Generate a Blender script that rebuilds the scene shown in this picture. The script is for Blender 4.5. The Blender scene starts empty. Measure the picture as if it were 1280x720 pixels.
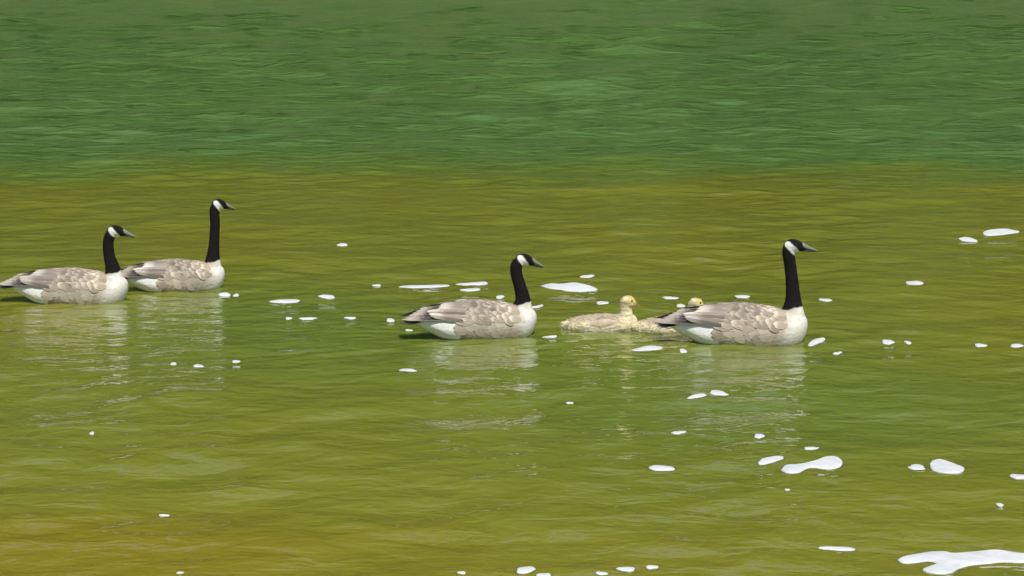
import bpy, bmesh, math, random
import numpy as np
from mathutils import Vector, Matrix, noise as mnoise

random.seed(7)
rng = np.random.default_rng(11)
sc = bpy.context.scene
COL = sc.collection
R = math.radians

# ------------------------------------------------------------------ camera
CAM_H = 2.2
F_PX = 3400.0                       # focal length in photo pixels (1280 wide)
PITCH = math.atan(495.0 / F_PX)
cam_d = bpy.data.cameras.new('camera')
cam_d.sensor_width = 36.0
cam_d.lens = F_PX / 1280.0 * 36.0
cam_d.clip_start = 0.1
cam_d.clip_end = 3000.0
cam = bpy.data.objects.new('camera', cam_d)
COL.objects.link(cam)
cam.location = (0, 0, CAM_H)
cam.rotation_euler = (math.pi / 2 - PITCH, 0, 0)
sc.camera = cam

# ------------------------------------------------------------------ sky, sun, exposure
SUN_EL, SUN_AZ = 58.0, 166.0        # azimuth clockwise from +Y (the view direction)
sun_dir = Vector((math.sin(R(SUN_AZ)) * math.cos(R(SUN_EL)),
                  math.cos(R(SUN_AZ)) * math.cos(R(SUN_EL)), math.sin(R(SUN_EL))))
world = bpy.data.worlds.new('World')
sc.world = world
world.use_nodes = True
wt = world.node_tree
wt.nodes.clear()
sky = wt.nodes.new('ShaderNodeTexSky')
sky.sky_type = 'NISHITA'
sky.sun_disc = False
sky.sun_elevation = R(SUN_EL)
sky.sun_rotation = R(SUN_AZ)
bg = wt.nodes.new('ShaderNodeBackground')
bg.inputs['Strength'].default_value = 0.09
wo = wt.nodes.new('ShaderNodeOutputWorld')
wt.links.new(sky.outputs[0], bg.inputs['Color'])
wt.links.new(bg.outputs[0], wo.inputs['Surface'])
sun_d = bpy.data.lights.new('sun', 'SUN')
sun_d.energy = 4.0
sun_d.angle = R(0.6)
sun_d.color = (1.0, 0.955, 0.88)
sun = bpy.data.objects.new('sun', sun_d)
COL.objects.link(sun)
sun.location = (0, 0, 40)
sun.rotation_euler = sun_dir.to_track_quat('Z', 'Y').to_euler()
sc.view_settings.view_transform = 'Standard'
sc.view_settings.look = 'None'
sc.view_settings.exposure = 0.0
sc.view_settings.gamma = 1.0
sc.view_settings.use_curve_mapping = False
sc.cycles.max_bounces = 5
sc.cycles.diffuse_bounces = 2
sc.cycles.glossy_bounces = 3


# ------------------------------------------------------------------ helpers
def on_water(px, py, z=0.0):
    """photo pixel -> point on the water plane"""
    vx = (px - 640.0) / F_PX
    vz = (360.0 - py) / F_PX
    cp, sp = math.cos(PITCH), math.sin(PITCH)
    d = Vector((vx, cp + vz * sp, -sp + vz * cp))
    t = (z - CAM_H) / d.z
    return Vector((d.x * t, d.y * t, z))


def tag(o, label=None, cat=None, group=None, kind=None):
    if label: o['label'] = label
    if cat: o['category'] = cat
    if group: o['group'] = group
    if kind: o['kind'] = kind
    return o


def link(name, me, mat=None, parent=None):
    o = bpy.data.objects.new(name, me)
    COL.objects.link(o)
    if mat is not None and me is not None and not me.materials:
        me.materials.append(mat)
    if parent is not None:
        o.parent = parent
    return o


def mesh(name, v, f, smooth=True):
    me = bpy.data.meshes.new(name)
    me.from_pydata([tuple(p) for p in v], [], f)
    me.update()
    if smooth:
        me.polygons.foreach_set('use_smooth', [True] * len(me.polygons))
    return me


def sstep(a, b, x):
    t = np.clip((np.asarray(x, float) - a) / (b - a), 0, 1)
    return t * t * (3 - 2 * t)


def new_mat(name):
    m = bpy.data.materials.new(name)
    m.use_nodes = True
    nt = m.node_tree
    b = nt.nodes['Principled BSDF']
    return m, nt, b


def N(nt, t, **kw):
    n = nt.nodes.new(t)
    for k, v in kw.items():
        setattr(n, k, v)
    return n


# ------------------------------------------------------------------ materials
def mat_attr(name, rough, noise_scale, var, bump, bump_scale, sheen=0.0):
    """plumage: colour zones from the mesh's own colour attribute, fine mottling on top"""
    m, nt, b = new_mat(name)
    L = nt.links
    at = N(nt, 'ShaderNodeAttribute', attribute_name='plumage')
    tc = N(nt, 'ShaderNodeTexCoord')
    nz = N(nt, 'ShaderNodeTexNoise'); nz.inputs['Scale'].default_value = noise_scale
    nz.inputs['Detail'].default_value = 3
    L.new(tc.outputs['Object'], nz.inputs['Vector'])
    mr = N(nt, 'ShaderNodeMapRange')
    mr.inputs['From Min'].default_value = 0.3; mr.inputs['From Max'].default_value = 0.7
    mr.inputs['To Min'].default_value = 1 - var; mr.inputs['To Max'].default_value = 1 + var
    L.new(nz.outputs['Fac'], mr.inputs['Value'])
    mx = N(nt, 'ShaderNodeVectorMath', operation='SCALE')
    L.new(at.outputs['Color'], mx.inputs[0]); L.new(mr.outputs[0], mx.inputs['Scale'])
    L.new(mx.outputs[0], b.inputs['Base Color'])
    n2 = N(nt, 'ShaderNodeTexNoise'); n2.inputs['Scale'].default_value = bump_scale
    n2.inputs['Detail'].default_value = 4
    mp = N(nt, 'ShaderNodeMapping'); mp.inputs['Scale'].default_value = (0.45, 1, 1)
    L.new(tc.outputs['Object'], mp.inputs['Vector']); L.new(mp.outputs[0], n2.inputs['Vector'])
    bp = N(nt, 'ShaderNodeBump'); bp.inputs['Strength'].default_value = bump
    bp.inputs['Distance'].default_value = 0.006
    L.new(n2.outputs['Fac'], bp.inputs['Height']); L.new(bp.outputs[0], b.inputs['Normal'])
    b.inputs['Roughness'].default_value = rough
    b.inputs['Specular IOR Level'].default_value = 0.12
    if sheen:
        b.inputs['Sheen Weight'].default_value = sheen
        b.inputs['Sheen Roughness'].default_value = 0.5
    return m


def mat_feather(name, inner, edge, e0, e1):
    """one feather: darker centre, pale fringe, by the feather's own UV"""
    m, nt, b = new_mat(name)
    L = nt.links
    uv = N(nt, 'ShaderNodeUVMap')
    sep = N(nt, 'ShaderNodeSeparateXYZ'); L.new(uv.outputs[0], sep.inputs[0])
    a = N(nt, 'ShaderNodeMath', operation='MULTIPLY_ADD'); a.inputs[1].default_value = 2; a.inputs[2].default_value = -1
    L.new(sep.outputs[0], a.inputs[0])
    ab = N(nt, 'ShaderNodeMath', operation='ABSOLUTE'); L.new(a.outputs[0], ab.inputs[0])
    p = N(nt, 'ShaderNodeMath', operation='POWER'); p.inputs[1].default_value = 2.2; L.new(ab.outputs[0], p.inputs[0])
    sc_ = N(nt, 'ShaderNodeMath', operation='MULTIPLY'); sc_.inputs[1].default_value = 0.85; L.new(p.outputs[0], sc_.inputs[0])
    mxx = N(nt, 'ShaderNodeMath', operation='MAXIMUM'); L.new(sc_.outputs[0], mxx.inputs[0]); L.new(sep.outputs[1], mxx.inputs[1])
    tc = N(nt, 'ShaderNodeTexCoord')
    nz = N(nt, 'ShaderNodeTexNoise'); nz.inputs['Scale'].default_value = 60
    L.new(tc.outputs['Object'], nz.inputs['Vector'])
    ad = N(nt, 'ShaderNodeMath', operation='MULTIPLY_ADD'); ad.inputs[1].default_value = 0.25
    L.new(nz.outputs['Fac'], ad.inputs[0]); L.new(mxx.outputs[0], ad.inputs[2])
    mr = N(nt, 'ShaderNodeMapRange', interpolation_type='SMOOTHSTEP')
    mr.inputs['From Min'].default_value = e0 + 0.12; mr.inputs['From Max'].default_value = e1 + 0.12
    L.new(ad.outputs[0], mr.inputs['Value'])
    mix = N(nt, 'ShaderNodeMix', data_type='RGBA')
    mix.inputs['A'].default_value = (*inner, 1); mix.inputs['B'].default_value = (*edge, 1)
    L.new(mr.outputs[0], mix.inputs['Factor'])
    oi = N(nt, 'ShaderNodeObjectInfo')
    r2 = N(nt, 'ShaderNodeMapRange'); r2.inputs['To Min'].default_value = 0.8; r2.inputs['To Max'].default_value = 1.2
    L.new(oi.outputs['Random'], r2.inputs['Value'])
    vm = N(nt, 'ShaderNodeVectorMath', operation='SCALE')
    L.new(mix.outputs['Result'], vm.inputs[0]); L.new(r2.outputs[0], vm.inputs['Scale'])
    v3 = N(nt, 'ShaderNodeVectorMath', operation='MULTIPLY')           # each feather's own tint
    L.new(vm.outputs[0], v3.inputs[0]); L.new(oi.outputs['Color'], v3.inputs[1])
    L.new(v3.outputs[0], b.inputs['Base Color'])
    b.inputs['Roughness'].default_value = 0.75
    b.inputs['Specular IOR Level'].default_value = 0.3
    return m


def mat_plain(name, col, rough, spec=0.4, scale=80, var=0.12):
    m, nt, b = new_mat(name)
    L = nt.links
    tc = N(nt, 'ShaderNodeTexCoord')
    nz = N(nt, 'ShaderNodeTexNoise'); nz.inputs['Scale'].default_value = scale
    L.new(tc.outputs['Object'], nz.inputs['Vector'])
    mr = N(nt, 'ShaderNodeMapRange'); mr.inputs['To Min'].default_value = 1 - var; mr.inputs['To Max'].default_value = 1 + var
    L.new(nz.outputs['Fac'], mr.inputs['Value'])
    vm = N(nt, 'ShaderNodeVectorMath', operation='SCALE'); vm.inputs[0].default_value = col
    L.new(mr.outputs[0], vm.inputs['Scale']); L.new(vm.outputs[0], b.inputs['Base Color'])
    b.inputs['Roughness'].default_value = rough
    b.inputs['Specular IOR Level'].default_value = spec
    return m


M_BODY = mat_attr('goose_plumage', 0.9, 26, 0.10, 0.5, 80, 0.0)
M_DOWN = mat_attr('gosling_down', 0.95, 34, 0.16, 0.8, 90, 0.3)
M_COVERT = mat_feather('covert_feather', (0.265, 0.215, 0.16), (0.50, 0.43, 0.34), 0.55, 0.95)
M_TERTIAL = mat_feather('tertial_feather', (0.30, 0.25, 0.20), (0.62, 0.55, 0.46), 0.45, 0.85)
M_PRIMARY = mat_feather('primary_feather', (0.050, 0.042, 0.036), (0.42, 0.36, 0.29), 0.50, 0.85)
M_TAIL = mat_feather('tail_feather', (0.022, 0.020, 0.020), (0.10, 0.085, 0.07), 0.8, 1.05)
M_FLANK = mat_feather('flank_feather', (0.44, 0.375, 0.295), (0.49, 0.425, 0.34), 0.4, 1.0)
M_WING = mat_plain('wing_base', (0.36, 0.30, 0.23), 0.8, 0.2, 60, 0.2)
M_BILL = mat_plain('bill_horn', (0.20, 0.22, 0.165), 0.3, 0.5, 60, 0.15)  # pale grey-green has the sheen of the lit bill top painted in
M_LBILL = mat_plain('lower_bill_horn', (0.03, 0.032, 0.03), 0.4, 0.4)
M_EYE = mat_plain('eye_dark', (0.012, 0.009, 0.007), 0.08, 0.6)
M_GBILL = mat_plain('gosling_bill', (0.26, 0.20, 0.10), 0.5, 0.4)

# ------------------------------------------------------------------ the setting: lake bed, water, far bank
def wob(x, y, seed, lam):
    r = np.random.default_rng(seed)
    out = 0
    for k in range(6):
        a = r.uniform(0, 6.283); ph = r.uniform(0, 6.283); l = lam * r.uniform(0.6, 1.7)
        out = out + np.sin((x * math.cos(a) + y * math.sin(a)) * 6.283 / l + ph)
    return out / 6 ** 0.5 / 1.4


def gauss(x, y, px, py, rx, ry):
    c = on_water(px, py)
    return np.exp(-((x - c.x) / rx) ** 2 - ((y - c.y) / ry) ** 2)


EDGE_Y = on_water(640, 199).y           # where the shelf drops off


def lake_depth(x, y):
    """water depth in metres: a shallow sandy shelf with hollows, then the drop-off into the deep pond"""
    x = np.asarray(x, float); y = np.asarray(y, float)
    edge = EDGE_Y + 0.45 * wob(x, y * 0.2, 5, 5.0) - 0.02 * x
    d = 0.42 + 0.06 * wob(x, y, 3, 1.9)
    d = d + 0.30 * gauss(x, y, 1060, 510, 1.1, 1.1) + 0.22 * gauss(x, y, 560, 430, 1.4, 1.6)
    d = d + 0.16 * gauss(x, y, 330, 400, 0.8, 1.5)
    d = d - 0.22 * gauss(x, y, 60, 700, 1.1, 0.8) - 0.05 * gauss(x, y, 1180, 690, 1.2, 0.5)
    d = d - 0.07 * gauss(x, y, 640, 715, 4.0, 1.1)
    d = d + (1.5 + 0.2 * wob(x, y, 9, 9.0)) * sstep(-2.4, 2.0, y - edge + 0.5 * wob(x, y, 17, 1.6))
    d = d - 0.6 * sstep(4.8, 1.5, y)                # near shore, under the camera
    d = d - 3.1 * sstep(58, 68, y)                  # far shore
    return d


def graded(lo, hi, step, far, g):
    a = list(np.arange(lo, hi + step * 0.5, step))
    s, x = step, a[-1]
    while x < far:
        s *= g; x += s; a.append(x)
    s, x = step, a[0]
    pre = []
    while x > -far:
        s *= g; x -= s; pre.append(x)
    return np.array(pre[::-1] + a)


def grid_mesh(name, xs, ys, Z):
    nx, ny = len(xs), len(ys)
    X, Y = np.meshgrid(xs, ys)
    co = np.stack([X, Y, Z], -1).reshape(-1, 3).astype(np.float32)
    i = np.arange(nx * ny).reshape(ny, nx)
    q = np.stack([i[:-1, :-1], i[:-1, 1:], i[1:, 1:], i[1:, :-1]], -1).reshape(-1, 4).astype(np.int32)
    me = bpy.data.meshes.new(name)
    me.vertices.add(len(co)); me.vertices.foreach_set('co', co.ravel())
    me.loops.add(q.size); me.loops.foreach_set('vertex_index', q.ravel())
    me.polygons.add(len(q))
    me.polygons.foreach_set('loop_start', np.arange(0, q.size, 4, dtype=np.int32))
    me.polygons.foreach_set('use_smooth', np.ones(len(q), bool))
    me.update(calc_edges=True)
    return me


# --- birds' places are needed for the wakes: (photo pixel of the waterline under the body middle, yaw)
GEESE = [
    dict(key='right', px=(915, 428), yaw=0, scale=1.0),
    dict(key='middle', px=(587, 420), yaw=12, scale=0.92),
    dict(key='left', px=(81, 377), yaw=0, scale=0.93),
    dict(key='behind', px=(211, 362), yaw=20, scale=0.86),
]
GOSLINGS = [dict(px=(750, 413), yaw=-2, scale=1.0), dict(px=(836, 415), yaw=3, scale=0.97)]

# water surface
wx = graded(-9.5, 9.5, 0.042, 420, 1.06)
wy = np.concatenate([graded(8.2, 24.0, 0.030, 420, 1.013)])
wy = wy[(wy > -60)]
WX, WY = np.meshgrid(wx, wy)
sx = np.gradient(wx)[None, :]
sy = np.gradient(wy)[:, None]
Z = np.zeros_like(WX)
for k in range(70):
    lam = 0.17 * (3.6 / 0.17) ** ((k + 0.5) / 70)
    a = math.pi / 2 + rng.normal(0, 0.95) + (0.25 if k % 3 == 0 else -0.1)
    kx, ky = math.cos(a) * 6.283 / lam, math.sin(a) * 6.283 / lam
    slope = 0.0130 * min(1.0, (lam / 0.45) ** -0.55) * (1 + (0.9 if lam > 0.6 else 0) * sstep(EDGE_Y - 2, EDGE_Y + 3, WY) + (1.3 if lam > 0.9 else 0) * sstep(EDGE_Y + 1, EDGE_Y + 14, WY))
    amp = slope * lam / 6.283
    fade = np.clip((lam / (abs(math.cos(a)) * sx + abs(math.sin(a)) * sy + 1e-6) - 2.5) / 3.0, 0, 1)
    ph = rng.uniform(0, 6.283)
    Z += amp * fade * np.sin(kx * WX + ky * WY + ph + 0.6 * np.sin(WX * 0.9 + ky * 0.1 * WY + ph * 2))
# patches of calmer and rougher water
Z *= (0.80 + 0.35 * np.clip(wob(WX, WY, 21, 3.5), -1, 1)) * (1 + 0.25 * sstep(EDGE_Y - 2, EDGE_Y + 3, WY))
# wakes around the swimming birds
for b in GEESE + GOSLINGS:
    c = on_water(*b['px'])
    y_ = R(b['yaw'])
    fx = c.x + 0.28 * b['scale'] * math.cos(y_); fy = c.y + 0.28 * b['scale'] * math.sin(y_)
    lx = (WX - fx) * math.cos(y_) + (WY - fy) * math.sin(y_)
    ly = -(WX - fx) * math.sin(y_) + (WY - fy) * math.cos(y_)
    r_ = np.sqrt((lx / 1.5) ** 2 + ly ** 2)
    Z += 0.0022 * np.sin(r_ * 6.283 / 0.17) * np.exp(-((r_ - 0.2) / 0.4) ** 2)
    arm = np.abs(ly) + lx * 0.36
    Z += 0.0032 * np.sin(arm * 6.283 / 0.16) * np.exp(-(arm / 0.22) ** 2) * sstep(0.1, -0.3, lx) * np.exp(-np.clip(-lx, 0, 9) / 1.4)
water_me = grid_mesh('water', wx, wy, Z)
dep = lake_depth(WX, WY).ravel().astype(np.float32)
at = water_me.attributes.new('depth', 'FLOAT', 'POINT')
at.data.foreach_set('value', dep)

m, nt, b = new_mat('pond_water')
L = nt.links
at = N(nt, 'ShaderNodeAttribute', attribute_name='depth')
geo = N(nt, 'ShaderNodeNewGeometry')
nzA = N(nt, 'ShaderNodeTexNoise'); nzA.inputs['Scale'].default_value = 1.6; nzA.inputs['Detail'].default_value = 4
mpA = N(nt, 'ShaderNodeMapping'); mpA.inputs['Scale'].default_value = (0.8, 1.6, 1)
L.new(geo.outputs['Position'], mpA.inputs['Vector']); L.new(mpA.outputs[0], nzA.inputs['Vector'])
dd = N(nt, 'ShaderNodeMath', operation='MULTIPLY_ADD'); dd.inputs[1].default_value = 0.12
L.new(nzA.outputs['Fac'], dd.inputs[0]); L.new(at.outputs['Fac'], dd.inputs[2])
mrD = N(nt, 'ShaderNodeMapRange'); mrD.inputs['From Min'].default_value = 0.03; mrD.inputs['From Max'].default_value = 2.03
L.new(dd.outputs[0], mrD.inputs['Value'])
ramp = N(nt, 'ShaderNodeValToRGB')
er = ramp.color_ramp.elements
er[0].position = 0.10; er[0].color = (0.250, 0.205, 0.016, 1)
er[1].position = 1.0; er[1].color = (0.098, 0.188, 0.048, 1)
for p_, c_ in ((0.18, (0.222, 0.224, 0.024, 1)), (0.32, (0.163, 0.205, 0.027, 1)), (0.70, (0.108, 0.196, 0.042, 1))):
    e = er.new(p_); e.color = c_
L.new(mrD.outputs[0], ramp.inputs['Fac'])
L.new(ramp.outputs['Color'], b.inputs['Base Color'])
b.inputs['Roughness'].default_value = 0.06
b.inputs['IOR'].default_value = 1.33
b.inputs['Subsurface Weight'].default_value = 1.0          # light wanders through the turbid water
b.inputs['Subsurface Radius'].default_value = (0.6, 0.8, 0.3)
b.inputs['Subsurface Scale'].default_value = 0.25
# fine capillary ripples
prev = None
for (scl, sxy, rot, strg, dist, det) in ((0.75, (0.95, 0.9, 1), 0.04, 1.0, 0.09, 3), (1.7, (0.85, 1.0, 1), 0.06, 1.0, 0.050, 3), (5.0, (0.85, 1.05, 1), 0.10, 1.0, 0.030, 3), (13.0, (0.8, 1.0, 1), -0.16, 1.0, 0.007, 2)):
    mp = N(nt, 'ShaderNodeMapping'); mp.inputs['Scale'].default_value = sxy; mp.inputs['Rotation'].default_value = (0, 0, rot)
    L.new(geo.outputs['Position'], mp.inputs['Vector'])
    nz = N(nt, 'ShaderNodeTexNoise'); nz.inputs['Scale'].default_value = scl; nz.inputs['Detail'].default_value = det
    nz.inputs['Distortion'].default_value = 0.4
    L.new(mp.outputs[0], nz.inputs['Vector'])
    bp = N(nt, 'ShaderNodeBump'); bp.inputs['Distance'].default_value = dist
    ms = N(nt, 'ShaderNodeMapRange')                       # open deep water is rougher than the sheltered shelf
    ms.inputs['From Min'].default_value = 0.5; ms.inputs['From Max'].default_value = 1.8
    ms.inputs['To Min'].default_value = strg * (0.06 if scl < 1 else 0.25 if scl < 2 else 0.48); ms.inputs['To Max'].default_value = strg
    L.new(at.outputs['Fac'], ms.inputs['Value']); L.new(ms.outputs[0], bp.inputs['Strength'])
    L.new(nz.outputs['Fac'], bp.inputs['Height'])
    if prev: L.new(prev.outputs[0], bp.inputs['Normal'])
    prev = bp
L.new(prev.outputs[0], b.inputs['Normal'])
M_WATER = m
tag(link('water', water_me, M_WATER), kind='structure')

# lake bed and the land around, one sheet out to the horizon
gx = graded(-12, 12, 1.0, 1500, 1.25)
gy = graded(-4, 120, 1.0, 1500, 1.25)
GX, GY = np.meshgrid(gx, gy)
GZ = -lake_depth(GX, GY)
GZ += 2.0 * sstep(0.5, -14, GY) + 3.0 * sstep(66, 90, GY) + 0.15 * wob(GX, GY, 31, 12)
GZ = np.where(np.abs(GX) > 90, GZ + 4.5 * sstep(90, 130, np.abs(GX)), GZ)
m, nt, b = new_mat('grassy_ground')
L = nt.links
geo = N(nt, 'ShaderNodeNewGeometry')
nz = N(nt, 'ShaderNodeTexNoise'); nz.inputs['Scale'].default_value = 0.7; nz.inputs['Detail'].default_value = 6
L.new(geo.outputs['Position'], nz.inputs['Vector'])
rp = N(nt, 'ShaderNodeValToRGB')
rp.color_ramp.elements[0].color = (0.035, 0.065, 0.015, 1); rp.color_ramp.elements[1].color = (0.11, 0.14, 0.04, 1)
L.new(nz.outputs['Fac'], rp.inputs['Fac']); L.new(rp.outputs['Color'], b.inputs['Base Color'])
b.inputs['Roughness'].default_value = 0.95
tag(link('ground', grid_mesh('ground', gx, gy, GZ), m), kind='structure')

# the wooded far bank: beyond the frame, seen only as the green mirrored in the water
def leaf_mass():
    crowns = []
    for i in range(110):
        x = -64 + i * 128 / 109 + random.uniform(-1.0, 1.0)
        y = random.uniform(72, 92)
        h = random.uniform(17, 27)
        crowns.append((x, y, h, random.uniform(4.5, 6.5)))
    P = []
    for (x, y, h, r) in crowns:
        n = 1100
        u = rng.normal(size=(n, 3)); u /= np.linalg.norm(u, axis=1)[:, None]
        rad = rng.uniform(0.55, 1.0, n) ** 0.5
        lump = 1 + 0.22 * np.sin(u[:, 0] * 5 + x) * np.sin(u[:, 2] * 6 + y)
        p = u * (rad * lump)[:, None] * np.array([r, r, h * 0.48]) + np.array([x, y, 2.0 + h * 0.5])
        P.append(p)
    P = np.concatenate(P)
    n = len(P)
    a = rng.normal(size=(n, 3)); a /= np.linalg.norm(a, axis=1)[:, None]
    t = rng.normal(size=(n, 3)); bt = np.cross(a, t); bt /= np.linalg.norm(bt, axis=1)[:, None]
    s = rng.uniform(0.5, 1.1, n)[:, None]
    V = np.stack([P - a * s, P + bt * s * 0.7, P + a * s, P - bt * s * 0.7], 1).reshape(-1, 3)
    F = np.arange(n * 4).reshape(-1, 4)
    return mesh('wooded_bank', V.tolist(), F.tolist(), False)


m, nt, b = new_mat('far_foliage')
L = nt.links
geo = N(nt, 'ShaderNodeNewGeometry')
nz = N(nt, 'ShaderNodeTexNoise'); nz.inputs['Scale'].default_value = 0.25; nz.inputs['Detail'].default_value = 5
L.new(geo.outputs['Position'], nz.inputs['Vector'])
rp = N(nt, 'ShaderNodeValToRGB')
rp.color_ramp.elements[0].position = 0.3; rp.color_ramp.elements[0].color = (0.060, 0.135, 0.028, 1)
rp.color_ramp.elements[1].position = 0.7; rp.color_ramp.elements[1].color = (0.13, 0.23, 0.055, 1)
L.new(nz.outputs['Fac'], rp.inputs['Fac']); L.new(rp.outputs['Color'], b.inputs['Base Color'])
b.inputs['Roughness'].default_value = 0.7
tag(link('wooded_bank', leaf_mass(), m), 'leafy green wood along the far bank, mirrored in the pond', 'wood', kind='stuff')

# ------------------------------------------------------------------ birds: lofted volumes fused into one skin
def loft(rings, nseg=28):
    """rings: (centre, right, up, half width, up height, down height)"""
    V, F = [], []
    for (c, r, u, w, hu, hd) in rings:
        for k in range(nseg):
            a = 2 * math.pi * k / nseg
            ca, sa = math.cos(a), math.sin(a)
            V.append(c + r * (w * sa) + u * ((hu if ca > 0 else hd) * ca))
    n = len(rings)
    for i in range(n - 1):
        for k in range(nseg):
            k2 = (k + 1) % nseg
            F.append((i * nseg + k, i * nseg + k2, (i + 1) * nseg + k2, (i + 1) * nseg + k))
    F.append(tuple(range(nseg))[::-1])
    F.append(tuple((n - 1) * nseg + k for k in range(nseg)))
    return V, F


def catmull(pts, n):
    """smooth resample of rows of numbers"""
    P = np.array(pts, float)
    P = np.vstack([2 * P[0] - P[1], P, 2 * P[-1] - P[-2]])
    out = []
    segs = len(P) - 3
    for t in np.linspace(0, segs, n):
        i = min(int(t), segs - 1); f = t - i
        p0, p1, p2, p3 = P[i:i + 4]
        out.append(0.5 * (2 * p1 + (p2 - p0) * f + (2 * p0 - 5 * p1 + 4 * p2 - p3) * f ** 2 + (3 * p1 - p0 - 3 * p2 + p3) * f ** 3))
    return np.array(out)


XA, YA, ZA = Vector((1, 0, 0)), Vector((0, 1, 0)), Vector((0, 0, 1))


def body_rings(tab, n=30):
    return [(Vector((r[0], 0, r[1])), YA, ZA, max(r[2], .004), max(r[3], .004), max(r[4], .004)) for r in catmull(tab, n)]


def spine_rings(tab, n=26, wide=1.0):
    """tube along a curve in the xz plane: rows (x, z, radius)"""
    P = catmull(tab, n)
    out = []
    for i in range(n):
        a, b_ = P[max(i - 1, 0)], P[min(i + 1, n - 1)]
        t = Vector((b_[0] - a[0], 0, b_[1] - a[1])).normalized()
        u = YA.cross(t) * -1
        out.append((Vector((P[i][0], 0, P[i][1])), YA, u, P[i][2] * wide, P[i][2], P[i][2]))
    return out, P


def head_rings(tab, c, pitch, n=16):
    f = Vector((math.cos(pitch), 0, math.sin(pitch))); u = Vector((-math.sin(pitch), 0, math.cos(pitch)))
    return [(c + f * r[0] + u * r[1], YA, u, max(r[2], .003), max(r[3], .003), max(r[4], .003)) for r in catmull(tab, n)]


def fuse(name, parts, voxel, smooth_iter):
    V, F = [], []
    for v, f in parts:
        o = len(V); V += v; F += [tuple(i + o for i in q) for q in f]
    me = mesh(name + '_raw', V, F)
    bm = bmesh.new(); bm.from_mesh(me); bmesh.ops.recalc_face_normals(bm, faces=bm.faces); bm.to_mesh(me); bm.free()
    ob = bpy.data.objects.new('tmp', me); COL.objects.link(ob)
    md = ob.modifiers.new('r', 'REMESH'); md.mode = 'VOXEL'; md.voxel_size = voxel
    ms = ob.modifiers.new('s', 'SMOOTH'); ms.factor = 0.5; ms.iterations = smooth_iter
    dg = bpy.context.evaluated_depsgraph_get(); dg.update()
    out = bpy.data.meshes.new_from_object(ob.evaluated_get(dg))
    bpy.data.objects.remove(ob); bpy.data.meshes.remove(me)
    out.name = name
    out.polygons.foreach_set('use_smooth', [True] * len(out.polygons))
    return out


def paint(me, fn):
    n = len(me.vertices)
    co = np.empty(n * 3, np.float32); me.vertices.foreach_get('co', co); co = co.reshape(-1, 3).astype(float)
    c = fn(co)
    a = me.color_attributes.new('plumage', 'FLOAT_COLOR', 'POINT')
    a.data.foreach_set('color', np.concatenate([c, np.ones((n, 1))], 1).astype(np.float32).ravel())


def vnoise(co, s, seed=0.0):
    return np.array([mnoise.noise(Vector((p[0] * s + seed, p[1] * s, p[2] * s))) for p in co])


def lerp(a, b, t):
    t = t[:, None]
    return a * (1 - t) + np.asarray(b, float)[None, :] * t


# goose: +X forward, z = 0 at the waterline, origin under the body's middle
BX = 0.37                                   # breast front lies at x = +BX
BODY = [  # x from the breast, centre z, half width, up, down
    (0.000, .092, .020, .020, .025), (-.012, .088, .052, .045, .055), (-.040, .078, .088, .072, .09), (-.09, .068, .118, .092, .115),
    (-.16, .060, .138, .108, .125), (-.25, .056, .152, .128, .13), (-.34, .057, .156, .136, .125), (-.43, .063, .147, .124, .11),
    (-.51, .060, .128, .114, .080), (-.58, .078, .104, .084, .056), (-.64, .094, .072, .056, .038), (-.69, .108, .038, .028, .020)]
BODY = [(r[0] + BX,) + r[1:] for r in BODY]
_bx = np.array([r[0] for r in BODY])[::-1]
_bt = np.array([r[1:] for r in BODY])[::-1]


def hull(x, th, side, lift):
    """point on the folded wing's surface: th = 0 on the back, 90 deg at the flank"""
    zc, w, hu, hd = (np.interp(x, _bx, _bt[:, i]) for i in range(4))
    rear = float(sstep(BX - .40, BX - .66, x))
    w = max(w, 0.118 * rear + w * (1 - rear)); hu = max(hu, 0.045 * rear)
    hd = max(hd, 0.03)
    ca, sa = math.cos(th), math.sin(th)
    h = hu if ca > 0 else hd
    return Vector((x, side * (w + lift) * sa, zc + (h + lift) * ca))


def feather_mesh(name, path, width, side, camber=0.003, blunt=0.5):
    """path(t) -> (point, across vector); a cambered, round-tipped blade with UV"""
    NS, V, F, UV = 7, [], [], []
    for i in range(NS):
        t = i / (NS - 1)
        tt = t if t < 0.999 else 1.0
        prof = (0.55 + 0.45 * min(1, tt / 0.35)) * (1 - max(0, (tt - blunt) / (1 - blunt)) ** 2.4) ** 0.5
        p, ac, nr = path(t)
        for k in (-1, 0, 1):
            V.append(p + ac * (k * width * 0.5 * max(prof, 0.06)) + nr * (camber * (1 - k * k)))
            UV.append(((k + 1) / 2, t))
    for i in range(NS - 1):
        for k in range(2):
            a = i * 3 + k
            F.append((a, a + 1, a + 4, a + 3))
    me = mesh(name, V, F)
    uvl = me.uv_layers.new(name='UVMap')
    for lp in me.loops:
        uvl.data[lp.index].uv = UV[lp.vertex_index]
    return me


def hull_feather(x0, th0, length, dth, width, side, l0, l1, blunt=0.5):
    def path(t):
        x = x0 - length * t; th = th0 + dth * t
        lf = l0 + (l1 - l0) * t
        p = hull(x, th, side, lf)
        q = hull(x, th + 0.05, side, lf)
        ac = (q - p).normalized()
        nx = hull(x - 0.01, th, side, lf) - p
        nr = ac.cross(nx); nr.normalize()
        if nr.dot(Vector((0, side * math.sin(th), math.cos(th)))) < 0: nr = -nr
        return p, ac, nr
    return feather_mesh('feather', path, width, side, 0.003, blunt)


def straight_feather(p0, p1, ac, width, sag, blunt=0.55):
    p0, p1, ac = Vector(p0), Vector(p1), Vector(ac).normalized()
    nr = (p1 - p0).cross(ac).normalized()
    if nr.z < 0: nr = -nr
    return feather_mesh('feather', lambda t: (p0.lerp(p1, t) + nr * (sag * math.sin(t * math.pi)), ac, nr), width, 1, 0.002, blunt)


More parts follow.
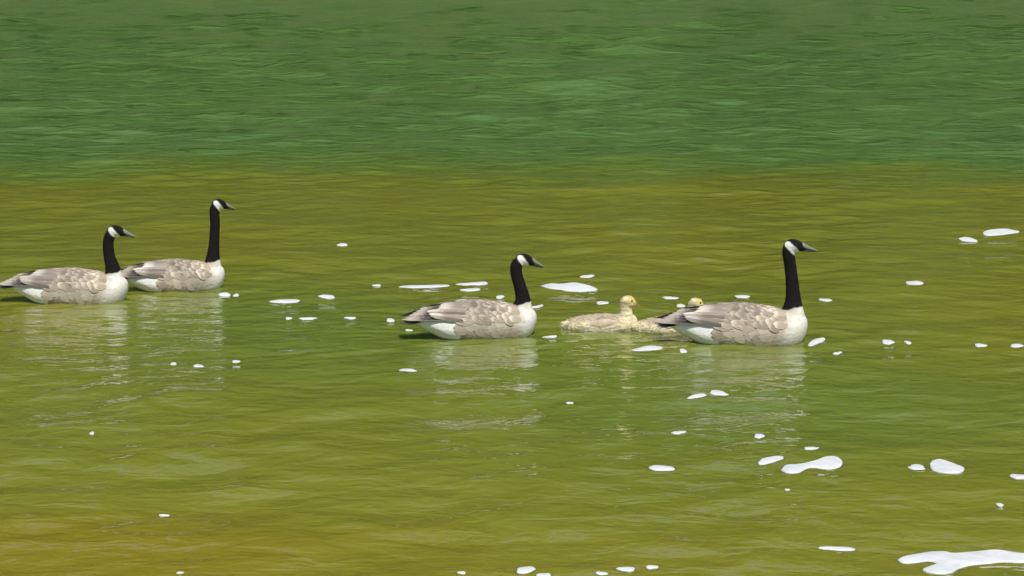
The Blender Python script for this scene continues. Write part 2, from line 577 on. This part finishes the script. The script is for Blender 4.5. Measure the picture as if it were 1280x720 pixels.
def wing_set(side):
    """folded wing: base shell and the list of its feather meshes with materials and tints"""
    V, F = [], []
    nx_, nt_ = 22, 12
    for i in range(nx_):
        u = i / (nx_ - 1); x = BX - .15 - u * .43
        for j in range(nt_):
            v = j / (nt_ - 1)
            lo = R(80) - R(14) * u
            th = R(4) + (lo - R(4)) * v
            e = min(1, u / 0.12) * min(1, (1 - v) / 0.15 + 0.0)
            V.append(hull(x, th, side, -0.004 + 0.009 * e))
    for i in range(nx_ - 1):
        for j in range(nt_ - 1):
            a = i * nt_ + j
            F.append((a, a + 1, a + nt_ + 1, a + nt_))
    shell = mesh('wing', V, F)
    fs = []
    r = random.Random(5 + side)
    J = lambda s: r.uniform(-s, s)
    for i in range(10):                                 # mantle and scapulars
        x = BX - .125 - i * .030
        for j in range(7):
            th = R(5 + j * 10.5 + (5 if i % 2 else 0))
            pale = 1.5 - .5 * min(1, i / 4.0)
            if j > 5: pale = max(pale, 1.25)
            if i >= 3 and 2 <= j <= 5: pale *= .80 + J(.08)
            fs.append((hull_feather(x + J(.009 if i else .02), th + J(.05), .066 + i * .003 + J(.010), R(-1.5 - j) + J(.06), .040 + J(.007), side,
                                    .001 if i < 2 else .003, .0065 + J(.002), .45), M_COVERT, pale))
    for i in range(6):                                  # soft flank feathers below the wing
        x = BX - .17 - i * .044
        for j in range(2):
            th = R(82 + j * 13 + (6 if i % 2 else 0) - i * 0.8)
            fs.append((hull_feather(x + J(.012), th + J(.05), .085 + J(.012), R(-3) + J(.05), .052 + J(.008), side, -.003, .0015, .4), M_FLANK, 1.0))
    for j in range(6):                                  # tertials and secondaries
        th = R(14 + j * 10)
        fs.append((hull_feather(BX - .385 - J(.015), th, .150 + .010 * j + J(.01), R(-4 - j * 1.6), .042, side, .005, .013, .72), M_TERTIAL, 1.0))
    for j in range(4):
        th = R(44 + j * 8.5)
        fs.append((hull_feather(BX - .41 - .008 * j, th, .21 - .012 * j, R(-8 - j * 2), .026, side, .011, .016, .75), M_TERTIAL, (1.0, .62, .95, .5)[j]))  # dark tints on the lower blades paint in the shadow under the wing edge
    for j in range(6):                                  # primaries: long dark blades crossing over the rump
        p0 = hull(BX - .49, R(64 - j * 7), side, .008)
        p1 = Vector((BX - .755 + .022 * j, side * (.060 - .012 * j), .112 + .009 * j))
        fs.append((straight_feather(p0, p1, (0, side * 1, -1.1 + .1 * j), .024, .006, .6), M_PRIMARY, 1.0))
    return shell, fs


WING = {s: wing_set(s) for s in (1, -1)}
TAILF = []
for k in range(11):
    a = (k - 5) / 5
    p0 = Vector((BX - .60, .030 * a, .108 - abs(a) * .006)); p1 = Vector((BX - .752 + .022 * a * a, .085 * a, .098 - abs(a) * .012))
    TAILF.append(straight_feather(p0, p1, (0.25 * a, 1, -0.15 * a), .036, .003, .7))


def build_goose(neck, head, pitch, name, seed):
    """neck: rows (x, z, r) from the chest up, x measured from the breast front; head: head centre"""
    tab = [(x + BX, z, r) for x, z, r in neck]
    hc = Vector((head[0] + BX, 0, head[1]))
    parts = [loft(body_rings(BODY))]
    sr, P = spine_rings(tab, 30, 0.93)
    parts.append(loft(sr, 24))
    HT = [(-.046, -.004, .006, .008, .010), (-.038, -.002, .022, .020, .024), (-.018, .002, .031, .031, .033), (.010, .003, .032, .032, .032),
          (.036, -.002, .027, .028, .024), (.056, -.009, .020, .021, .014), (.066, -.012, .014, .014, .010)]
    parts.append(loft(head_rings(HT, hc, pitch), 22))
    me = fuse(name, parts, 0.0052, 5)
    f = np.array([math.cos(pitch), 0, math.sin(pitch)]); u = np.array([-math.sin(pitch), 0, math.cos(pitch)])
    hc_ = np.array(hc)

    def colour(co):
        x, y, z = co.T
        n1 = vnoise(co, 14, seed); n2 = vnoise(co, 45, seed + 9)
        xr = x - BX
        c = np.tile(np.array([0.46, 0.395, 0.305]), (len(co), 1))
        # soft barring on the flank
        bar = 0.5 + 0.5 * np.sin((xr * 1.0 - z * 0.5) * 6.283 / 0.034 + n1 * 2.2)
        c *= (1 - 0.16 * bar * sstep(-.10, -.20, xr))[:, None]
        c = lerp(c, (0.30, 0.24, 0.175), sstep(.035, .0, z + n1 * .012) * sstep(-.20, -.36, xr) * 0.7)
        # pale breast
        c = lerp(c, (0.74, 0.71, 0.64), sstep(-.165, -.060, xr + n1 * .045 + n2 * .02 - (z - .09) * .25))
        # white stern and belly
        c = lerp(c, (0.80, 0.79, 0.76), sstep(-.438, -.446, xr + n2 * .004 - (z - .05) * .10) * (z < 0.125))
        # dark rump
        c = lerp(c, (0.05, 0.042, 0.036), sstep(.118, .13, z + n2 * .004) * sstep(-.52, -.56, xr))
        # black neck stocking and head
        d = np.full(len(co), 9.0)
        for q in P:
            d = np.minimum(d, np.sqrt((x - q[0]) ** 2 + y ** 2 + (z - q[1]) ** 2))
        bz = z - (.176 + 0.22 * (xr + .068)) + n2 * .006 + n1 * .004
        blk = sstep(-.003, .003, bz) * ((d < .085) | (z > .26)) * sstep(-.135, -.125, xr + 0 * z + np.clip(z - .2, 0, 1))
        c = lerp(c, (0.012, 0.011, 0.011), blk)
        # white chin strap
        rel = co - hc_
        hx = rel @ f; hz = rel @ u
        a0 = np.array([-.024, .007]); a1 = np.array([.022, -.034])
        ab = a1 - a0
        t = np.clip(((hx - a0[0]) * ab[0] + (hz - a0[1]) * ab[1]) / (ab @ ab), 0, 1)
        ds = np.hypot(hx - a0[0] - t * ab[0], hz - a0[1] - t * ab[1]) + n2 * .002
        side = sstep(.004, .009, np.abs(y) + (hz < -.018) * .02)
        c = lerp(c, (0.80, 0.79, 0.75), sstep(.0175, .0145, ds) * side)
        return c
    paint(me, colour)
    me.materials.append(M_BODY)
    # bill and eyes in head frame, placed in body space
    up = [(.046, .002, .0195, .021, .014), (.062, -.001, .0170, .0165, .011), (.080, -.006, .0140, .0115, .008),
          (.098, -.0110, .0120, .0078, .006), (.114, -.0145, .0100, .0050, .005), (.123, -.0170, .0060, .0030, .003)]
    lo = [(.050, -.016, .015, .006, .008), (.075, -.0190, .0125, .004, .006), (.098, -.0195, .0105, .003, .005), (.114, -.0200, .007, .002, .003)]
    eye = []
    for s in (1, -1):
        bm = bmesh.new(); bmesh.ops.create_uvsphere(bm, u_segments=10, v_segments=8, radius=.0052)
        c0 = hc + Vector(f) * .024 + Vector(u) * .010 + YA * (s * .0262)
        bmesh.ops.translate(bm, verts=bm.verts, vec=c0)
        em = bpy.data.meshes.new('eye'); bm.to_mesh(em); bm.free(); eye.append(em)
    return me, mesh('upper_mandible', *loft(head_rings(up, hc, pitch, 12), 16)), mesh('lower_mandible', *loft(head_rings(lo, hc, pitch, 8), 14)), eye


POSES = {
    'right': dict(neck=[(-.11, .05, .085), (-.080, .115, .072), (-.072, .170, .052), (-.072, .225, .038), (-.078, .30, .0325), (-.088, .38, .030), (-.098, .44, .031), (-.094, .472, .032)],
                  head=(-.078, .480), pitch=R(-3)),
    'middle': dict(neck=[(-.11, .05, .085), (-.085, .115, .070), (-.075, .165, .050), (-.075, .205, .040), (-.090, .265, .0345), (-.108, .325, .033), (-.112, .370, .033), (-.098, .402, .033)],
                   head=(-.070, .410), pitch=R(-12)),
    'left': dict(neck=[(-.11, .05, .085), (-.092, .115, .072), (-.085, .165, .053), (-.088, .205, .042), (-.102, .255, .035), (-.110, .315, .0325), (-.106, .368, .032), (-.088, .404, .033)],
                 head=(-.066, .414), pitch=R(-8)),
    'behind': dict(neck=[(-.11, .05, .085), (-.086, .115, .072), (-.075, .170, .052), (-.070, .225, .041), (-.062, .31, .034), (-.056, .42, .0325), (-.058, .498, .033), (-.048, .534, .033)],
                   head=(-.030, .544), pitch=R(-10)),
}
LABELS = {
    'right': 'goose with upright black neck and pale breast swimming ahead of the goslings',
    'middle': 'goose with bent-back lowered neck and bright white stern swimming behind the yellow gosling',
    'left': 'goose with low curved black neck swimming in front of the taller-necked goose',
    'behind': 'small goose with tall straight black neck, its tail behind another goose\'s breast',
}
for i, g in enumerate(GEESE):
    k = g['key']; ps = POSES[k]
    bm_, upm, lom, eyes = build_goose(ps['neck'], ps['head'], ps['pitch'], 'body', 3.7 * i)
    root = bpy.data.objects.new('goose', None)
    COL.objects.link(root)
    c = on_water(*g['px'])
    root.location = c; root.rotation_euler = (0, 0, R(g['yaw'])); root.scale = (g['scale'],) * 3
    tag(root, LABELS[k], 'goose', 'geese swimming in a line across the pond')
    link('body', bm_, None, root)
    bill = link('upper_bill', upm, M_BILL, root)
    link('lower_bill', lom, M_LBILL, bill)
    for e in eyes: link('eye', e, M_EYE, root)
    for s in (1, -1):
        shell, fs = WING[s]
        w = link('wing', shell, M_WING, root)
        for fm, mt, tint in fs:
            link('feather', fm, mt, w).color = (tint, tint * 1.01, tint * 1.02, 1)
    tl = link('tail', TAILF[5], M_TAIL, root)
    for q, fm in enumerate(TAILF):
        if q != 5: link('feather', fm, M_TAIL, tl)

# goslings
GB = [(.190, .040, .012, .012, .02), (.178, .040, .040, .034, .045), (.145, .036, .062, .046, .06), (.09, .030, .076, .052, .06), (.02, .026, .082, .056, .06),
      (-.05, .024, .078, .054, .055), (-.11, .024, .062, .044, .045), (-.16, .026, .038, .028, .03), (-.195, .024, .012, .012, .012)]


def build_gosling(seed):
    neck = [(.120, .040, .045), (.132, .075, .036), (.132, .105, .029), (.130, .130, .028), (.136, .148, .032)]
    hc = Vector((.146, 0, .150)); pitch = R(-6)
    HT = [(-.038, -.002, .008, .008, .010), (-.028, 0, .024, .022, .024), (-.008, .001, .030, .029, .030), (.014, -.002, .027, .026, .025), (.030, -.008, .018, .017, .014), (.037, -.011, .010, .009, .008)]
    sr, P = spine_rings(neck, 16)
    me = fuse('body', [loft(body_rings(GB)), loft(sr, 18), loft(head_rings(HT, hc, pitch, 12), 18)], 0.0045, 4)
    co = np.empty(len(me.vertices) * 3, np.float32); me.vertices.foreach_get('co', co); co = co.reshape(-1, 3)
    nn = np.empty(len(me.vertices) * 3, np.float32); me.vertices.foreach_get('normal', nn) if False else None
    # tufty down: push the skin in and out along its normals
    nr = np.array([v.normal[:] for v in me.vertices])
    d = vnoise(co * np.array([0.5, 1, 1]), 75, seed) * .0035 + vnoise(co, 28, seed + 4) * .003
    me.vertices.foreach_set('co', (co + nr * d[:, None]).astype(np.float32).ravel()); me.update()

    def colour(co):
        x, y, z = co.T
        n1 = vnoise(co, 16, seed); n2 = vnoise(co, 60, seed)
        c = np.tile(np.array([0.76, 0.67, 0.44]), (len(co), 1))
        c = lerp(c, (0.50, 0.42, 0.30), sstep(.045, .062, z + n1 * .016) * sstep(.13, .09, x) * 0.85)     # grey-brown back
        c = lerp(c, (0.36, 0.29, 0.20), sstep(.55, .75, 1 - np.hypot((x - .02) / .16, (z - .055) / .06)) * 0.6)
        c = lerp(c, (0.72, 0.66, 0.50), sstep(.035, .015, z + n1 * .01))
        c = lerp(c, (0.68, 0.54, 0.20), sstep(.115, .13, z) * sstep(.125, .15, x))                          # yellow face
        c = lerp(c, (0.34, 0.27, 0.14), sstep(.62, .9, 1 - np.hypot((x - .128) / .05, (z - .145) / .055)) * 0.7)  # dusky nape and crown
        c = lerp(c, (0.36, 0.29, 0.16), sstep(.172, .180, z) * 0.6)
        return c * (1 + 0.12 * n2)[:, None]
    paint(me, colour)
    me.materials.append(M_DOWN)
    # downy tufts standing off the skin
    r = np.random.default_rng(int(seed * 10))
    idx = r.choice(len(me.vertices), 5200)
    col = np.empty(len(me.vertices) * 4, np.float32); me.color_attributes['plumage'].data.foreach_get('color', col); col = col.reshape(-1, 4)
    TV, TF, TC = [], [], []
    for k in idx:
        v = me.vertices[k]
        if v.co.z < -.01: continue
        p = np.array(v.co); n_ = np.array(v.normal)
        dr = n_ * .55 + np.array([-.8, 0, -.1]) + r.normal(0, .25, 3); dr /= np.linalg.norm(dr)
        ln = r.uniform(.006, .014) * (.6 if p[2] > .11 else 1)
        a = np.cross(dr, r.normal(size=3)); a *= .0014 / (np.linalg.norm(a) + 1e-9)
        o = len(TV)
        TV += [p - a - n_ * .001, p + a - n_ * .001, p + dr * ln]; TF.append((o, o + 1, o + 2))
        cc = col[k, :3] * r.uniform(.9, 1.25); TC += [(*cc, 1)] * 3
    tufts = mesh('down', TV, TF)
    tufts.color_attributes.new('plumage', 'FLOAT_COLOR', 'POINT').data.foreach_set('color', np.array(TC, np.float32).ravel())
    bl = [(.030, -.006, .009, .008, .006), (.042, -.010, .0075, .005, .005), (.052, -.0135, .006, .003, .004), (.056, -.015, .003, .002, .002)]
    bill = mesh('bill', *loft(head_rings(bl, hc, pitch, 8), 12))
    eyes = []
    for s in (1, -1):
        bm = bmesh.new(); bmesh.ops.create_uvsphere(bm, u_segments=10, v_segments=8, radius=.0048)
        bmesh.ops.translate(bm, verts=bm.verts, vec=hc + Vector((.015, s * .0245, .006)))
        em = bpy.data.meshes.new('eye'); bm.to_mesh(em); bm.free(); eyes.append(em)
    # stubby downy wing
    wings = []
    for s in (1, -1):
        wr = []
        for t in np.linspace(0, 1, 9):
            x = .085 - .15 * t
            pr = math.sin(math.pi * min(1, .06 + t * .93)) ** 0.6
            zc, w_ = np.interp(x, [r[0] for r in GB][::-1], [r[1] for r in GB][::-1]), np.interp(x, [r[0] for r in GB][::-1], [r[2] for r in GB][::-1])
            wr.append((Vector((x, s * (w_ * .86), zc + .018 - .006 * t)), YA, ZA, .012 * pr + .002, .026 * pr + .002, .022 * pr + .002))
        wm = mesh('wing', *loft(wr, 14)); 
        wm.color_attributes.new('plumage', 'FLOAT_COLOR', 'POINT').data.foreach_set('color', np.tile(np.array([.60, .50, .35, 1], np.float32), len(wm.vertices)))
        wings.append(wm)
    return me, bill, eyes, wings, tufts


GL = ['fluffy yellow gosling swimming in the open between two geese',
      'gosling mostly hidden behind the goose with the upright neck, head peeking over its back']
for i, g in enumerate(GOSLINGS):
    bm_, bl, eyes, wings, tufts = build_gosling(5.1 * i + 1)
    root = bpy.data.objects.new('gosling', None); COL.objects.link(root)
    root.location = on_water(*g['px']); root.rotation_euler = (0, 0, R(g['yaw'])); root.scale = (g['scale'],) * 3
    tag(root, GL[i], 'gosling', 'goslings between the geese')
    link('body', bm_, None, root)
    link('bill', bl, M_GBILL, root)
    tag(link('down', tufts, M_DOWN, root), kind='stuff')
    for e in eyes: link('eye', e, M_EYE, root)
    for w in wings: link('wing', w, M_DOWN, root)

# ------------------------------------------------------------------ floating foam
m, nt, b = new_mat('foam')
L = nt.links
tc = N(nt, 'ShaderNodeTexCoord')
vo = N(nt, 'ShaderNodeTexVoronoi'); vo.inputs['Scale'].default_value = 90
L.new(tc.outputs['Object'], vo.inputs['Vector'])
nz = N(nt, 'ShaderNodeTexNoise'); nz.inputs['Scale'].default_value = 14
L.new(tc.outputs['Object'], nz.inputs['Vector'])
rp = N(nt, 'ShaderNodeValToRGB')
rp.color_ramp.elements[0].position = 0.25; rp.color_ramp.elements[0].color = (0.60, 0.63, 0.64, 1)
rp.color_ramp.elements[1].position = 0.6; rp.color_ramp.elements[1].color = (0.76, 0.77, 0.76, 1)
L.new(nz.outputs['Fac'], rp.inputs['Fac']); L.new(rp.outputs['Color'], b.inputs['Base Color'])
bp = N(nt, 'ShaderNodeBump'); bp.inputs['Strength'].default_value = 0.25; bp.inputs['Distance'].default_value = 0.004
L.new(vo.outputs['Distance'], bp.inputs['Height']); L.new(bp.outputs[0], b.inputs['Normal'])
b.inputs['Roughness'].default_value = 0.55
b.inputs['Subsurface Weight'].default_value = 0.0
M_FOAM = m

TINY = ('tiny white foam fleck on open olive water far from any bird', 'tiny foam flecks')
FOAM = [  # photo px: x, y, width, height, tilt (px rise over the width), label, group
    (1251, 291, 44, 9, -2, 'long oval foam patch out alone beyond the goose with upright neck', None),
    (1210, 299, 22, 6, 0, 'small foam patch beside the long oval one beyond the upright-necked goose', None),
    (1144, 355, 22, 7, 0, 'oval foam fleck on open water beyond the upright-necked goose\'s bill', None),
    (1032, 377, 15, 6, 0, 'small foam fleck right ahead of the upright-necked goose\'s breast', None),
    (428, 305, 14, 4, 0, 'lone foam fleck on open water beyond all other foam, between the geese pairs', None), (471, 354, 10, 4, 0, 'small foam fleck just behind the long thin streak beyond the bent-necked goose', None), (409, 370, 20, 5, 0, 'short foam dash between the tall-necked small goose and the long thin streak', None),
    (357, 376, 36, 6, 0, 'thin foam streak just ahead of the small tall-necked goose', None),
    (531, 357, 58, 6, -3, 'long thin foam streak beyond the back of the bent-necked goose', None),
    (591, 352, 38, 5, -1, 'upper of two short foam streaks beside the long thin one', None),
    (588, 362, 28, 4, 0, 'lower of two short foam streaks beside the long thin one', None),
    (578, 377, 28, 5, 0, 'foam streak just above the back of the bent-necked goose', None),
    (625, 371, 11, 4, 0, 'tiny foam dot between the back and neck of the bent-necked goose', None),
    (671, 384, 15, 4, -2, 'foam streak touching the neck base of the bent-necked goose', None),
    (488, 400, 11, 5, 0, 'foam fleck at the tail tip of the bent-necked goose', None),
    (511, 412, 9, 4, 0, 'tiny foam dot under the tail of the bent-necked goose', None), (438, 396, 15, 3, 0, 'thin foam dash trailing behind the bent-necked goose, nearest its tail', None), (385, 397, 22, 4, 0, 'broken foam dash in the middle of the gap between the geese pairs', None), (361, 397, 9, 3, 0, 'tiny foam dot beside the broken foam dash between the geese pairs', None),
    (734, 346, 18, 4, 0, 'small foam dash just beyond the two-lobed foam streak', None), (753, 380, 17, 5, 0, 'foam fleck just behind the yellow gosling\'s head', None),
    (838, 374, 20, 4, 0, "foam dash on the water behind the peeking gosling's head", None), (928, 373, 20, 4, 0, 'foam dash beyond the back of the upright-necked goose', None), (851, 383, 12, 4, 0, 'tiny foam dot touching the nape of the peeking gosling', None),
    (688, 423, 16, 3, 0, "faint thin foam dash between the bent-necked goose's breast and the yellow gosling", None), (810, 438, 38, 7, -2, 'foam streak on the water below the half-hidden gosling', None),
    (854, 440, 10, 4, 0, 'tiny foam dot beside the streak below the half-hidden gosling', None),
    (1021, 428, 27, 7, -8, 'slanting foam streak ahead of the upright-necked goose\'s waterline', None),
    (1047, 442, 12, 5, -3, 'small slanting foam fleck ahead of the slanting streak by the upright-necked goose', None), (1110, 427, 14, 6, 1, 'bigger of two paired foam flecks ahead of the upright-necked goose', None), (1135, 428, 8, 4, 0, 'smaller of two paired foam flecks ahead of the upright-necked goose', None), (1226, 431, 17, 5, 0, 'foam dash farther ahead of the two paired flecks, the nearer of two dashes', None), (1271, 432, 17, 5, 0, 'foam dash farthest ahead of the upright-necked goose', None),
    (510, 464, 21, 5, 0, 'foam fleck on the water in front of the bent-necked goose\'s stern', None),
    (217, 454, 8, 4, 0, *TINY), (248, 456, 13, 4, 0, *TINY), (295, 450, 9, 3, 0, *TINY), (115, 543, 6, 4, 0, *TINY),
    (281, 367, 14, 4, 0, 'foam streak touching the breast waterline of the small tall-necked goose', None), (295, 368, 8, 4, 0, "tiny foam dot right ahead of the small tall-necked goose's breast streak", None),
    (898, 490, 23, 7, 0, 'foam patch below the reflection of the upright-necked goose', None), (872, 495, 22, 5, -4, "thin slanting foam dash beside the patch below the upright-necked goose's reflection", None),
    (848, 540, 18, 5, 0, 'small foam dash on olive water above the lone oval patch', None), (949, 546, 13, 7, 0, 'small rounded foam fleck on dark green water above the slanting oval patch', None), (1014, 562, 20, 5, -3, 'thin slanting foam dash just above the long lobed foam patch', None),
    (963, 577, 32, 9, -6, 'slanting oval foam patch beside the long lobed foam patch', None),
    (827, 586, 30, 9, 0, 'lone oval foam patch on open olive water', None),
    (1146, 585, 20, 10, 0, 'small round foam patch next to the plump oval one', None),
    (1273, 597, 19, 9, 0, 'foam patch on olive water, first beyond the plump oval one away from the lobed patch', None), (984, 613, 6, 3, 0, 'tiny foam dot just below the long lobed foam patch', None), (1250, 631, 9, 5, 0, 'tiny foam fleck between the plump oval patch and the largest patch', None),
    (1047, 683, 42, 6, 2, 'thin ragged foam streak behind the largest foam patch', None),
    (657, 712, 25, 10, -2, 'largest of the loose row of small foam flecks', None),
    (680, 719, 20, 6, 0, 'foam fleck touching the largest fleck of the loose row', None), (752, 716, 14, 5, 0, *TINY), (783, 709, 20, 7, 0, *TINY), (815, 706, 14, 5, 0, *TINY),
    (577, 718, 12, 4, 0, *TINY), (205, 640, 13, 3, 1, *TINY), (225, 718, 8, 3, 0, *TINY), (712, 502, 9, 3, 0, "tiny foam dot on open water below the yellow gosling's reflection", None),
]
POLY = [
    ([(676, 357), (688, 355), (702, 356), (718, 354), (734, 357), (747, 361), (730, 363), (712, 363), (696, 362), (684, 361)],
     'two-lobed white foam streak beyond the yellow gosling and the bent-necked goose'),
    ([(976, 588), (982, 583), (996, 582), (1008, 580), (1020, 577), (1032, 573), (1046, 573), (1053, 578), (1050, 584), (1038, 587), (1024, 586), (1014, 585), (1006, 588), (998, 592), (984, 592)],
     'long lobed white foam patch with a narrow waist on olive water'),
    ([(1162, 580), (1166, 575), (1174, 573), (1184, 575), (1196, 580), (1205, 585), (1203, 591), (1192, 593), (1176, 592), (1165, 588)],
     'plump oval white foam patch on olive water'),
    ([(1122, 697), (1130, 693), (1148, 690), (1160, 687), (1180, 686), (1192, 688), (1215, 687), (1240, 686), (1258, 688), (1276, 691), (1300, 693), (1304, 699), (1285, 701), (1255, 700), (1236, 702), (1218, 704), (1204, 707), (1196, 710),
      (1190, 714), (1176, 716), (1160, 714), (1153, 710), (1160, 706), (1170, 702), (1160, 699), (1142, 701), (1128, 701)],
     'largest white foam patch, long and ragged with a drooping lobe'),
]


def water_z(x, y):
    i = min(max(np.searchsorted(wx, x) - 1, 0), len(wx) - 2); j = min(max(np.searchsorted(wy, y) - 1, 0), len(wy) - 2)
    u = (x - wx[i]) / (wx[i + 1] - wx[i]); v = (y - wy[j]) / (wy[j + 1] - wy[j])
    return float(Z[j, i] * (1 - u) * (1 - v) + Z[j, i + 1] * u * (1 - v) + Z[j + 1, i] * (1 - u) * v + Z[j + 1, i + 1] * u * v)


def foam_from_outline(pts, label, group, thick):
    c = sum(pts, Vector()) / len(pts)
    P = catmull([list(p - c) for p in pts + [pts[0]]], max(20, len(pts) * 4))[:-1]
    n = len(P)
    V, F = [], []
    rows = ((1.0, -0.004), (1.02, 0.25), (0.965, 0.75), (0.86, 0.98), (0.6, 1.05))
    # inward offset by moving along outline normals, so concave outlines keep their shape
    T = np.roll(P, -1, 0) - np.roll(P, 1, 0)
    Nn = np.stack([T[:, 1], -T[:, 0]], 1); Nn /= np.linalg.norm(Nn, axis=1)[:, None] + 1e-9
    area = 0.5 * np.sum(P[:, 0] * np.roll(P[:, 1], -1) - np.roll(P[:, 0], -1) * P[:, 1])
    if area < 0: Nn = -Nn
    wmin = math.sqrt(abs(area)) * 0.16
    wid = min(wmin, 0.5 * (P[:, 1].max() - P[:, 1].min()) * 0.6, 0.02)
    for off, zz in ((0, -0.006), (0.0, 0.0006), (0.10, thick * 0.55), (0.28, thick * 0.85), (0.5, thick)):
        for j in range(n):
            p = P[j, :2] - Nn[j] * off * wid
            V.append((p[0], p[1], zz + water_z(p[0] + c.x, p[1] + c.y) + (0.0012 * mnoise.noise(Vector((p[0] * 25 + c.x, p[1] * 25, 1))) if zz > .003 else 0)))
    for i in range(4):
        for j in range(n):
            j2 = (j + 1) % n
            q = (i * n + j, i * n + j2, (i + 1) * n + j2, (i + 1) * n + j)
            F.append(q if area > 0 else q[::-1])
    top = [4 * n + j for j in range(n)]
    bm = bmesh.new()
    bv = [bm.verts.new(v) for v in V]
    for q in F: bm.faces.new([bv[k] for k in q])
    tf = bm.faces.new([bv[k] for k in (top if area > 0 else top[::-1])])
    bmesh.ops.triangulate(bm, faces=[tf])
    me = bpy.data.meshes.new('foam_patch'); bm.to_mesh(me); bm.free()
    me.polygons.foreach_set('use_smooth', [True] * len(me.polygons))
    o = link('foam_patch', me, M_FOAM)
    o.location = (c.x, c.y, 0)
    tag(o, label, 'foam', group or 'foam patches drifting on the pond')


fr = random.Random(3)
for (x, y, w, h, tilt, label, group) in FOAM:
    c = on_water(x, y)
    e1 = on_water(x + w / 2, y) - on_water(x - w / 2, y)
    hw = e1.x / 2
    hd = 0.72 * (on_water(x, y - h / 2).y - on_water(x, y + h / 2).y) / 2
    sk = (on_water(x, y + tilt / 2).y - on_water(x, y - tilt / 2).y) / 2
    ph = [fr.uniform(0, 6.28) for _ in range(3)]
    am = 0.09 if w > 24 else 0.13
    pts = []
    for k in range(12):
        a = 2 * math.pi * k / 12
        r = 1 + am * math.sin(2 * a + ph[0]) + am * 0.8 * math.sin(3 * a + ph[1]) + am * 0.5 * math.sin(5 * a + ph[2])
        ux = math.copysign(abs(math.cos(a)) ** 0.85, math.cos(a)) * r; uy = math.sin(a) * r
        pts.append(Vector((c.x + hw * ux, c.y + hd * uy + sk * ux, 0)))
    foam_from_outline(pts, label, group, 0.0032 if w > 24 else 0.0026)
for px, label in POLY:
    foam_from_outline([on_water(*p) for p in px], label, None, 0.005)
